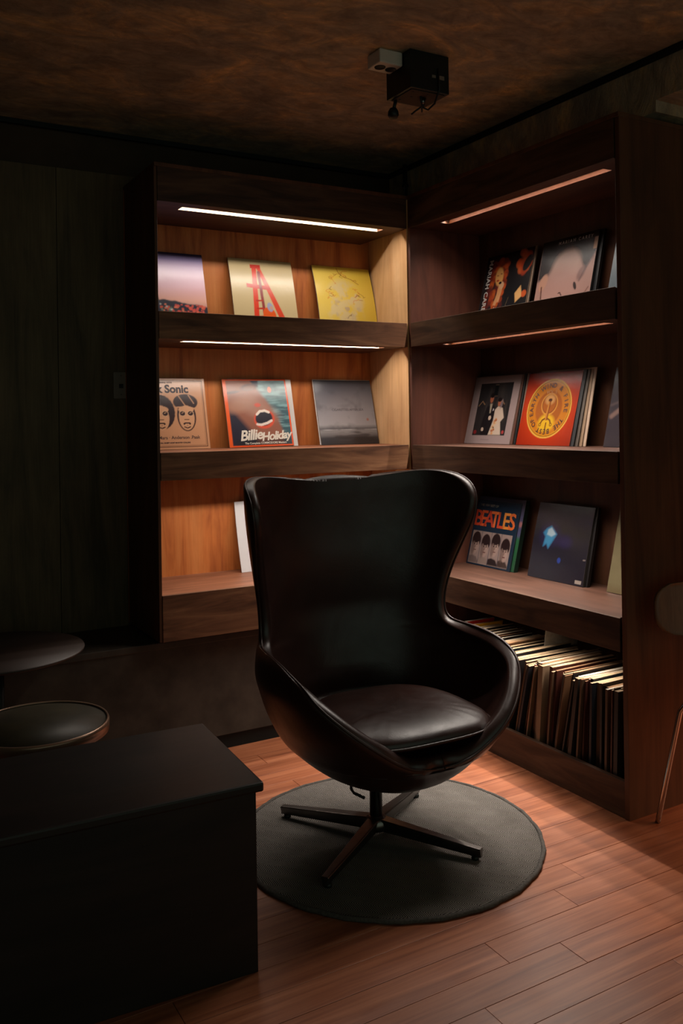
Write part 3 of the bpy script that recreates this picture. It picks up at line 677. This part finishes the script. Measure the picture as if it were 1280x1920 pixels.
a = Art(150, 138, 104); a.put(vnoise(99, 2, 3)*.6, (112, 100, 70)); a.ell(.42, .56, .30, .42, (44, 34, 28), 0, .1); a.put(np.clip((.12-VV)/.1, 0, 1)*.5, (120, 96, 66))
sleeve('olive-tan record sleeve half hidden by end panel, low right shelf', 'R', 2.246, .661, a)

# ---------------------------------------------------------------- bin of filed records
gb = random.Random(11)
y = 3.235; idx = 0
BASE = 'worn LP sleeve filed upright in crowd of low bin, beyond twenty nearest end panel'
COLS = [(60, 44, 36), (84, 62, 46), (38, 34, 34), (54, 48, 44), (96, 66, 44), (30, 36, 42), (120, 96, 74), (70, 34, 26), (44, 40, 38)]
specials = {2: ('red sleeve at far left of low record bin, beside chair back', (196, 40, 26), .02), 6: ('yellow sleeve near left end of low record bin', (226, 160, 30), .012),
            10: ('teal sleeve in front of yellow one in low record bin', (96, 150, 140), .0), 45: ('dark blue sleeve lying among cream edges in low record bin', (26, 58, 84), .006),
            66: ('sleeve with orange-red corner poking toward chair from low record bin', (150, 46, 24), .004)}
mesh_cache = {}
def bin_mesh(th, ci, pi_, tmat=None):
    key = (round(th, 4), ci, pi_, tmat)
    if key in mesh_cache: return mesh_cache[key]
    b = MB(); b.box(0, .313, -th/2, th/2, 0, .313); bmesh.ops.recalc_face_normals(b.bm, faces=b.bm.faces[:])
    for f in b.bm.faces:
        n = f.normal
        f.material_index = 1 if (n.z > .5) else 0
    me = bpy.data.meshes.new('filed_sleeve'); b.bm.to_mesh(me); b.bm.free()
    me.materials.append(solid(*ci)); me.materials.append(M[pi_]); mesh_cache[key] = me; return me
leans = []; filed = []
tilt = 9
while y > 2.085:
    sp = specials.get(idx)
    th = gb.choice((.004, .005, .006, .008, .010, .016))
    ci = gb.choice(COLS); pm = gb.choice(('paper', 'paper', 'paper2', 'paper3', 'paper2'))
    t = tilt + 5*math.sin(idx*.23) + gb.uniform(-.7, .7)
    t *= min(1, max(.12, (y-2.055)/.36))
    if y-.313*math.sin(math.radians(t))-th < 2.066: break
    up = gb.uniform(-.006, .016); xin = 2.268 + gb.uniform(-.012, .028) + (.02 if idx % 17 < 3 else 0)
    lab = BASE
    if sp: lab, ci, up2 = sp; up += up2; pm = 'paper3' if idx == 52 else pm
    if idx == 66: th = .006
    o = bpy.data.objects.new('filed_record', bin_mesh(th, ci, pm)); COL.objects.link(o)
    o.location = (xin, y, .0775 + .006 + max(0, up)); 
    o.rotation_euler = (math.radians(t), 0, math.radians(gb.uniform(-1.6, 1.6)))
    tag(o, lab, 'record', 'records filed in the low bin'); filed.append((o, sp))
    y -= th/math.cos(math.radians(t)) + gb.uniform(.0005, .004); idx += 1

ORD = 'nearest second third fourth fifth sixth seventh eighth ninth tenth eleventh twelfth thirteenth fourteenth fifteenth sixteenth seventeenth eighteenth nineteenth twentieth'.split()
for q, (o, sp) in enumerate(filed[::-1][:20]):
    if not sp: o['label'] = 'upright filed LP sleeve, ' + (ORD[q] + ' from end panel' if q else 'nearest end panel') + ' in low record bin'
pcd = MB(); pts_ = [(0, 0), (.17, 0), (.17, .085), (.15, .112), (.11, .125), (.02, .125), (0, .11)]
_a = [pcd.bm.verts.new((x, 0, z)) for x, z in pts_]; _b = [pcd.bm.verts.new((x, .0012, z)) for x, z in pts_]
pcd.bm.faces.new(_a); pcd.bm.faces.new(_b[::-1])
for _i in range(7): pcd.bm.faces.new((_a[_i], _b[_i], _b[(_i+1) % 7], _a[(_i+1) % 7]))
pcd = pcd.done('paper_insert', M['paper3'], None, loc=(2.47, 2.68, .392)); pcd.rotation_euler = (math.radians(8), 0, math.radians(-6))
tag(pcd, 'pale rounded paper insert sticking up at back of low record bin', 'paper')
# ---------------------------------------------------------------- rug
rg = thing('round_rug', 'round grey herringbone rug under leather swivel armchair', 'rug', (1.511, 2.359, 0))
MB().lathe([(0, .0005), (.468, .0005), (.472, .004), (.470, .010), (.466, .0115), (0, .0115)], n=128).done('pile', M['rug'], rg)
ring = []
for i in range(160):
    t = 2*PI*i/160; rr = .476+.0015*math.sin(t*23)+.001*math.sin(t*57)
    ring.append((rr*math.cos(t), rr*math.sin(t), .0075))
MB().tube(ring, .0072, 8, closed=True).done('bound_edge', M['rug_edge'], rg)

# ---------------------------------------------------------------- egg armchair
def pch(xs, ys):
    xs = np.array(xs, float); ys = np.array(ys, float); h = np.diff(xs); d = np.diff(ys)/h
    m = np.zeros(len(xs)); m[0] = d[0]; m[-1] = d[-1]
    for i in range(1, len(xs)-1):
        if d[i-1]*d[i] > 0:
            w1 = 2*h[i]+h[i-1]; w2 = h[i]+2*h[i-1]; m[i] = (w1+w2)/(w1/d[i-1]+w2/d[i])
    def f(x):
        i = int(min(max(np.searchsorted(xs, x)-1, 0), len(xs)-2)); t = (x-xs[i])/h[i]
        return ys[i]*(1+2*t)*(1-t)**2+m[i]*h[i]*t*(1-t)**2+ys[i+1]*t*t*(3-2*t)+m[i+1]*h[i]*t*t*(t-1)
    return f
#          z     a     yc    bb    bf    end angle
KK = np.array([
    [.262, .001, .00, .001, .001, -90], [.268, .085, .00, .100, .100, -90], [.286, .150, .01, .170, .160, -90],
    [.312, .205, .02, .225, .205, -90], [.345, .250, .03, .266, .245, -90], [.368, .275, .033, .288, .278, -90], [.369, .277, .033, .289, .280, -84],
    [.374, .282, .035, .291, .287, -74], [.392, .294, .04, .303, .308, -66],
    [.430, .316, .03, .322, .328, -56], [.475, .340, .02, .332, .338, -44], [.525, .360, .01, .335, .334, -34],
    [.558, .372, .01, .332, .326, -27], [.578, .368, .02, .322, .305, -19], [.590, .362, .035, .310, .285, -9], [.602, .346, .08, .282, .235, 5],
    [.626, .324, .13, .225, .155, 14], [.680, .320, .14, .200, .110, 16], [.766, .325, .14, .194, .105, 12],
    [.860, .343, .125, .198, .125, 6], [.952, .364, .095, .205, .155, 1], [1.04, .381, .07, .205, .172, -2],
    [1.10, .384, .065, .202, .176, 2], [1.136, .378, .075, .198, .180, 16], [1.153, .366, .085, .196, .181, 36], [1.160, .356, .09, .195, .181, 56], [1.163, .350, .09, .195, .181, 74]])
def shell_rows(nu=150, nv=46):
    fa = pch([.20, .36, .48, .56, .64, .76, .90, 1.04, 1.16], [.20, .268, .335, .352, .346, .338, .352, .376, .350])
    fy = pch([.20, .36, .48, .60, .70, .90, 1.16], [.02, .03, .04, .08, .11, .11, .09])
    fb = pch([.20, .36, .48, .60, .70, .90, 1.16], [.30, .288, .300, .272, .240, .205, .195])
    t = np.arange(len(KK)); Fk = [pch(t, KK[:, j]) for j in range(6)]; rows = []
    # sample so that rows are even in height and angle
    uu = np.linspace(0, len(KK)-1, nu)
    tab = np.array([[float(f(u)) for f in Fk] for u in uu])
    k0 = int(np.argmax(tab[:, 5] > -64))
    for _ in range(14): tab[k0:-1] = tab[k0:-1]*.5+(tab[k0-1:-2]+tab[k0+1:])*.25
    global PE_ROWS
    PE_ROWS = tab[:, 5].copy()
    for z, a_, yc, bb, bf, pe in tab:
        aS, yS, bS = float(fa(z)), float(fy(z)), float(fb(z))
        ph = np.radians(90+(pe-90)*np.linspace(0, 1, nv)); c, s = np.cos(ph), np.sin(ph); nn = 2.25
        x = a_*np.sign(c)*np.abs(c)**(2/nn); b_ = np.where(s > 0, bb, bf); yy = yc+b_*np.sign(s)*np.abs(s)**(2/nn)
        wk = np.clip((np.degrees(ph)-14)/56, 0, 1); wk = wk*wk*(3-2*wk)*np.clip((z-.38)/.1, 0, 1)
        x2 = aS*np.sign(c)*np.abs(c)**(2/nn); y2_ = yS+np.where(s > 0, bS, bf)*np.sign(s)*np.abs(s)**(2/nn)
        x = x*(1-wk)+x2*wk; yy = yy*(1-wk)+y2_*wk
        zz = np.full(nv, z); gg = np.clip((z-.75)/.37, 0, 1)**2
        zz = zz-.045*gg*(.5-.5*np.cos(np.clip((np.degrees(ph)-20)/70, 0, 1)*PI))
        yy = yy+.10*np.maximum(zz-.45, 0)**1.3
        rows.append(np.stack([x, yy, zz], -1))
    R_ = np.array(rows); Lf = R_[:, ::-1].copy(); Lf[..., 0] *= -1
    return np.concatenate([Lf[:, :-1], R_], 1)
G = shell_rows(); nu, nv2 = G.shape[:2]
du = np.gradient(G, axis=0); dv = np.gradient(G, axis=1); n_ = np.cross(dv, du)
n_ /= np.maximum(np.linalg.norm(n_, axis=-1, keepdims=True), 1e-9)
if n_[100, nv2//2] @ np.array([0, 1, 0]) < 0: n_ = -n_
n_[0:3] = (0, 0, -1)
_cl = PE_ROWS < -89.5
_av = (n_[:, 0]+n_[:, -1])*np.array([0, 1, 1]); _av /= np.maximum(np.linalg.norm(_av, axis=1, keepdims=True), 1e-9)
n_[_cl, 0] = _av[_cl]; n_[_cl, -1] = _av[_cl]
ci = np.minimum(np.arange(nv2), np.arange(nv2)[::-1])/8.0
edge = np.minimum(np.clip(ci, 0, 1)[None, :], 1)*np.ones((nu, 1))
pe_rows = PE_ROWS
closed = pe_rows < -89.5
edge[closed] = 1
edge = np.minimum(edge, np.clip((nu-1-np.arange(nu))/8.0, 0, 1)[:, None])
# thickness: plump body, slimmer rim
TH = np.interp(G[..., 2], [.3, .45, .62, 1.1], [.050, .048, .040, .036])
O = G + n_*TH[..., None]
chair = thing('egg_armchair', 'high-backed oxblood leather swivel armchair with winged egg-shaped shell on round rug', 'armchair', (1.467, 2.366, .0115))
rotc = math.radians(-2)
# shell is swivelled on its post and sits a little forward of it
def sh(P):
    P = np.asarray(P, float); ca, sa = math.cos(rotc), math.sin(rotc); x, y2 = P[..., 0], P[..., 1]-.045
    return np.stack([.026+ca*x-sa*y2, -.017+sa*x+ca*y2, P[..., 2]-.0115], -1)
bm = bmesh.new()
vi = [[bm.verts.new(p) for p in row] for row in sh(G)]; vo = [[bm.verts.new(p) for p in row] for row in sh(O)]
for i in range(nu-1):
    for j in range(nv2-1):
        bm.faces.new((vi[i][j], vi[i][j+1], vi[i+1][j+1], vi[i+1][j])); bm.faces.new((vo[i][j], vo[i+1][j], vo[i+1][j+1], vo[i][j+1]))
first = int(np.argmax(~closed))-1
path = [(i, 0) for i in range(first, nu)] + [(nu-1, j) for j in range(1, nv2)] + [(i, nv2-1) for i in range(nu-2, first-1, -1)]
caps = []; seam = []
for (i, j) in path:
    e = np.zeros(3)
    if j == 0: d0 = G[i, 0]-G[i, 1]; e += d0/max(np.linalg.norm(d0), 1e-6)
    if j == nv2-1: d0 = G[i, -1]-G[i, -2]; e += d0/max(np.linalg.norm(d0), 1e-6)
    if i == nu-1:
        w1 = min(1, min(j, nv2-1-j)/10.0); e = e*(1-w1)*.7 + np.array([0, 0, 1.0])
    if j in (0, nv2-1) and i < nu-1:
        w0 = np.clip((pe_rows[i]+60)/30, 0, 1); e = e*w0+np.array([0, 0, 1.0])*(1-w0)
    e -= n_[i, j]*(e@n_[i, j]); e /= max(np.linalg.norm(e), 1e-6)
    caps.append(e)
caps = np.array(caps)
for _ in range(40): caps[1:-1] = (caps[:-2]+caps[1:-1]+caps[2:])/3
caps /= np.linalg.norm(caps, axis=1, keepdims=True)
prev = None; K2 = 7
for q, (i, j) in enumerate(path):
    a0, b0 = G[i, j], O[i, j]; mid = (a0+b0)/2; hf = (b0-a0)/2; hl = np.linalg.norm(hf)
    line_ = [vi[i][j]]
    for kx in range(1, K2):
        an = PI*kx/K2; line_.append(bm.verts.new(sh(mid-hf*math.cos(an)+caps[q]*hl*1.0*math.sin(an))))
    line_.append(vo[i][j])
    seam.append(sh(mid-hf*math.cos(PI*.74)+caps[q]*(hl*math.sin(PI*.74)+.0015)))
    if prev:
        for A, B, C_, D_ in zip(prev[:-1], prev[1:], line_[1:], line_[:-1]):
            try: bm.faces.new((A, B, C_, D_))
            except ValueError: pass
    prev = line_
bmesh.ops.remove_doubles(bm, verts=bm.verts[:], dist=.0006)
bmesh.ops.recalc_face_normals(bm, faces=bm.faces[:])
for f in bm.faces: f.smooth = True
me = bpy.data.meshes.new('shell'); bm.to_mesh(me); bm.free(); me.materials.append(M['leather'])
shell = bpy.data.objects.new('shell', me); COL.objects.link(shell); shell.parent = chair
seam = np.array(seam)
for _ in range(3): seam[1:-1] = (seam[:-2]+seam[1:-1]+seam[2:])/3
keep = [seam[0]]
for p in seam[1:]:
    if np.linalg.norm(p-keep[-1]) > .006: keep.append(p)
MB().tube([tuple(p) for p in keep], .0042, 8).done('piping', M['leather'], shell)
# seat cushion
nr, na = 22, 88
cu = []
for s_, zs in ((1, 1), (-1, -1)):
    for ir in (range(nr) if s_ == 1 else range(nr-2, -1, -1)):
        rho = math.sin(PI/2*ir/(nr-1)) if False else ir/(nr-1)
        row = []
        for ia in range(na):
            t = 2*PI*ia/na; c, s = math.cos(t), math.sin(t); e_ = 2/3.4
            x = .262*np.sign(c)*abs(c)**e_; yv = .255*np.sign(s)*abs(s)**e_
            if yv > 0: x *= 1-.16*(yv/.24)**2
            hgt = (1-rho**5)**.55
            crown = (.040 if s_ == 1 else .030)*hgt*zs + (.012*math.cos(rho*PI/2) if s_ == 1 else 0)
            wr = .0016*math.sin(x*150+yv*25+math.sin(yv*40))*max(0, rho-.55)*2.2*(1-rho)*3*(1 if s_ == 1 and yv < .05 else 0)
            row.append((x*rho, yv*rho, crown+wr-.01*(yv*rho)))
        cu.append(row)
cu = np.array(cu); cu = np.concatenate([cu, cu[:, :1]], 1)
cu = cu + np.array([0, -.015, .408])
o = grid_obj('seat_cushion', sh(cu), M['leather'], chair)
bm = bmesh.new(); bm.from_mesh(o.data); bmesh.ops.remove_doubles(bm, verts=bm.verts[:], dist=.0004); bmesh.ops.recalc_face_normals(bm, faces=bm.faces[:])
for f in bm.faces: f.smooth = True
bm.to_mesh(o.data); bm.free()
mid = cu[nr-1]
MB().tube([tuple(p) for p in sh(mid[:-1]*np.array([1.004, 1.004, 1])+np.array([0, 0, 0]))], .0035, 8, closed=True).done('cushion_piping', M['leather'], o)
# pedestal
MB().lathe([(0, .060), (.020, .060), (.020, .215), (.032, .220), (.032, .232), (0, .232)], n=32).done('post', M['alu'], chair)
MB().lathe([(0, .030), (.036, .030), (.040, .040), (.038, .058), (.026, .070), (.020, .072), (0, .072)], n=32).done('hub', M['alu'], chair)
MB().box(-.09, .09, -.09, .09, .226, .234).done('mount_plate', M['black'], chair)
for i in range(4):
    an = math.radians(33+90*i); ca, sa = math.cos(an), math.sin(an)
    R_ = .345
    bm = bmesh.new(); secs = []
    for t in np.linspace(0, 1, 6):
        rr = .025+(R_-.025)*t; w = .021*(1-t)+.012*t; top = .066*(1-t)+.036*t; bot = .026*(1-t)+.010*t
        secs.append([bm.verts.new((rr*ca-s*wd*sa, rr*sa+s*wd*ca, z)) for s, wd, z in ((-1, w, top-.003), (-1, w*.8, top), (1, w*.8, top), (1, w, top-.003), (1, w*.55, bot), (-1, w*.55, bot))])
    for A, B in zip(secs, secs[1:]):
        for q in range(6): bm.faces.new((A[q], A[(q+1) % 6], B[(q+1) % 6], B[q]))
    bm.faces.new(secs[0]); bm.faces.new(secs[-1][::-1])
    mb = MB(); mb.bm.free(); mb.bm = bm
    lg = mb.done('leg', M['alu'], chair, .001)
    MB().lathe([(0, .0002), (.011, .0002), (.012, .004), (.010, .012), (0, .012)], cx=(R_-.02)*ca, cy=(R_-.02)*sa, n=20).done('glide', M['black'], lg)
MB().tube([(-.02, 0, .226), (-.07, -.008, .222), (-.100, -.016, .205), (-.098, -.015, .178), (-.088, -.013, .163), (-.075, -.022, .156), (-.062, -.035, .149)], .0045, 8).done('tilt_lever', M['black'], chair)

# ---------------------------------------------------------------- low dark table at front left
tb = thing('low_table', 'low black box table at lower left corner with thin overhanging top', 'table', (.888, 1.941, 0), (0, 0, math.radians(-3)))
MB().box(-1.15, 0, 0, .475, .436, .460).done('table_top', M['black_wood'], tb, .006)
MB().box(-1.12, -.016, .014, .460, 0, .436).done('body', M['black_wood'], tb, .002)

# stools at the left
t1 = thing('round_side_table', 'large thin round tabletop at far left, nearer back wall', 'table', (.478, 3.215, 0))
MB().lathe([(0, .538), (.272, .538), (.283, .543), (.285, .548), (.283, .552), (0, .552)], n=96).done('table_top', M['stool_top'], t1)
MB().lathe([(0, .02), (.018, .02), (.018, .538), (0, .538)], n=24).done('post', M['black'], t1)
MB().lathe([(0, .0005), (.105, .0005), (.105, .010), (.03, .022), (0, .022)], n=48).done('base', M['black'], t1)
t2 = thing('round_stool', 'round dark stool with pale rim, just behind low black table', 'stool', (.509, 2.695, 0))
MB().lathe([(0, .418), (.196, .418), (.197, .448), (0, .450)], n=96).done('seat', M['stool_top2'], t2)
MB().lathe([(.1965, .420), (.2015, .420), (.2025, .446), (.1995, .453), (.1945, .4525), (.1945, .4495)], n=96).done('rim', M['rim'], t2)
for i in range(4):
    an = PI/4+i*PI/2
    MB().tube([(.13*math.cos(an), .13*math.sin(an), .418), (.165*math.cos(an), .165*math.sin(an), .001)], .011, 10).done('leg', M['black'], t2)

# ---------------------------------------------------------------- shell chair at right edge
pc = thing('plywood_chair', 'plywood shell chair with chrome legs, cut off at right edge of frame', 'chair', (2.375, 1.703, 0), (0, 0, math.radians(-30)))
# local: -y is the front of the chair after rotation; back at +y
def chair_back():
    b = MB(); bm = b.bm; n, m = 22, 14; front = []; back = []
    for i in range(m+1):
        v = i/m; rowf = []; rowb = []
        zc = .600+.190*v
        wv = .198*(1-abs(2*v-1)**3.2)**(1/2.6)+.004
        for j in range(n+1):
            u = -1+2*j/n; x = wv*u; yy = .225+.02*v-.9*x*x
            rowf.append(bm.verts.new((x, yy, zc))); rowb.append(bm.verts.new((x*1.004, yy+.010, zc)))
        front.append(rowf); back.append(rowb)
    for i in range(m):
        for j in range(n):
            bm.faces.new((front[i][j], front[i][j+1], front[i+1][j+1], front[i+1][j])).smooth = True
            bm.faces.new((back[i][j], back[i+1][j], back[i+1][j+1], back[i][j+1])).smooth = True
    for i in range(m):
        for j in (0, n): bm.faces.new((front[i][j], front[i+1][j], back[i+1][j], back[i][j]))
    for j in range(n):
        for i in (0, m): bm.faces.new((front[i][j], front[i][j+1], back[i][j+1], back[i][j]))
    return b
chair_back().done('backrest', M['plywood_chair'], pc)
MB().lathe([(0, .436), (.05, .437), (.12, .442), (.155, .447), (.168, .452), (.170, .457), (.166, .461), (.155, .457), (.12, .452), (.05, .448), (0, .447)], n=64).done('seat', M['plywood_chair'], pc)
MB().tube([(.135*math.cos(2*PI*q/40), .135*math.sin(2*PI*q/40), .419) for q in range(40)], .006, 10, closed=True).done('seat_frame', M['chrome'], pc)
for sx in (-1, 1):
    MB().tube([(sx*.045, .10, .452), (sx*.05, .19, .46), (sx*.05, .236, .52), (sx*.05, .2475, .68)], .007, 10).done('back_stay', M['chrome'], pc)
    for sy in (-1, 1):
        MB().tube([(0.02*sx, .06*sy, .438), (sx*.10, sy*.118, .418), (sx*.132, sy*.138, .410), (sx*.145, sy*.147, .384), (sx*.195, sy*.215, .012), (sx*.197, sy*.217, .001)], .0085, 12).done('leg', M['chrome'], pc)

# ---------------------------------------------------------------- small fixtures
sw = thing('wall_switch', 'small pale switch plate on dark wall left of left bookcase', 'switch', (1.045, 3.70, 1.487))
MB().box(-.027, .037, -.010, -.0002, -.057, .057).done('plate', M['grey_plastic'], sw, .003)
MB().box(-.004, .014, -.016, -.010, -.012, .006).done('toggle', M['black'], sw, .002)
for z in (-.04, .04): MB().lathe([(0, 0), (.003, 0), (.003, .002), (0, .002)], n=12).done('screw', M['black'], sw, loc=(.005, -.012, z))
fx = thing('ceiling_box', 'black box with cables hanging from plaster ceiling', 'ceiling fixture', (1.652, 2.384, ZC))
MB().box(0, .157, 0, .146, -.128, -.001).done('housing', M['black'], fx, .002)
MB().box(.012, .145, .012, .134, -.1305, -.1285).done('bottom_plate', M['stoneblack'], fx)
for x, y2 in ((.03, .03), (.09, .03), (.05, .07), (.10, .06), (.125, .11), (.03, .11)): MB().lathe([(0, -.1315), (.004, -.1315), (.004, -.1300), (0, -.1300)], cx=x, cy=y2, n=12).done('screw', M['black'], fx)
MB().box(.115, .135, -.003, -.0002, -.085, -.072).box(.085, .10, -.003, -.0002, -.083, -.074).done('port', M['grey_plastic'], fx)
MB().tube([(.02, .12, -.131), (.018, .125, -.15), (.016, .13, -.162)], .006, 10).lathe([(0, -.156), (.012, -.157), (.018, -.168), (.019, -.180), (.014, -.190), (0, -.191)], cx=.016, cy=.13, n=24).done('knob', M['black'], fx)
cab = [[(.10, .06, -.131), (.095, .065, -.155), (.08, .09, -.168), (.07, .10, -.178)], [(.11, -.003, -.05), (.112, -.006, -.12), (.118, .03, -.155), (.112, .06, -.168), (.10, .07, -.160), (.09, .06, -.150)], [(.075, .05, -.131), (.085, .06, -.150), (.10, .08, -.170), (.108, .09, -.160)]]
for p in cab: MB().tube(p, .0032, 8).done('cable', M['black'], fx)
MB().lathe([(0, -.152), (.008, -.152), (.008, -.131), (0, -.131)], cx=.09, cy=.06, n=16).done('connector', M['alu'], fx)
so = thing('socket_box', 'white double socket box on ceiling beside black hanging box', 'socket', (1.607, 2.465, ZC))
MB().box(-.047, .043, -.040, .040, -.048, -.001).done('casing', M['white_plastic'], so, .005)
for x in (-.022, .020): MB().lathe([(0, -.0482), (.016, -.0482), (.017, -.0500), (.0185, -.0500), (.019, -.0482)], cx=x, cy=0, n=24).done('outlet', M['black'] if x > 0 else M['trim'], so)
pi_ = thing('conduit_pipe', 'short dark conduit dropping from ceiling corner behind the two bookcases', 'pipe', (2.385, 3.50, 0))
MB().tube([(0, 0, ZC-.001), (0, 0, 2.335)], .011, 14).done('pipe', M['trim'], pi_)
MB().lathe([(.0112, 2.44), (.016, 2.44), (.016, 2.455), (.0112, 2.455)], n=20).done('collar', M['black'], pi_)
MB().tube([(-.02, -.02, 2.44), (-.035, -.04, 2.40), (-.045, -.05, 2.355), (-.035, -.05, 2.336)], .0022, 6).done('loose_cable', M['grey_plastic'], pi_)

# counter out of view at the right, with a strip under its top: it warms the end panel and the chrome leg
ct = thing('low_counter', 'low counter with warm strip under its top, out of frame at right', 'counter', (3.25, 1.35, 0))
MB().box(-.25, .42, -.9, .55, .60, .63).done('counter_top', M['outer'], ct)
MB().box(.2, .42, -.9, .55, 0, .60).done('body', M['outer'], ct)
MB().box(-.22, -.20, -.6, .5, .592, .5995).done('led_strip', M['led_c'], ct)
strip_light(ct, (-.21, -.05, .591), 1.08, LED_COUNTER, 'y', (1, .5, .28), math.radians(150))
bpy.context.view_layer.update()
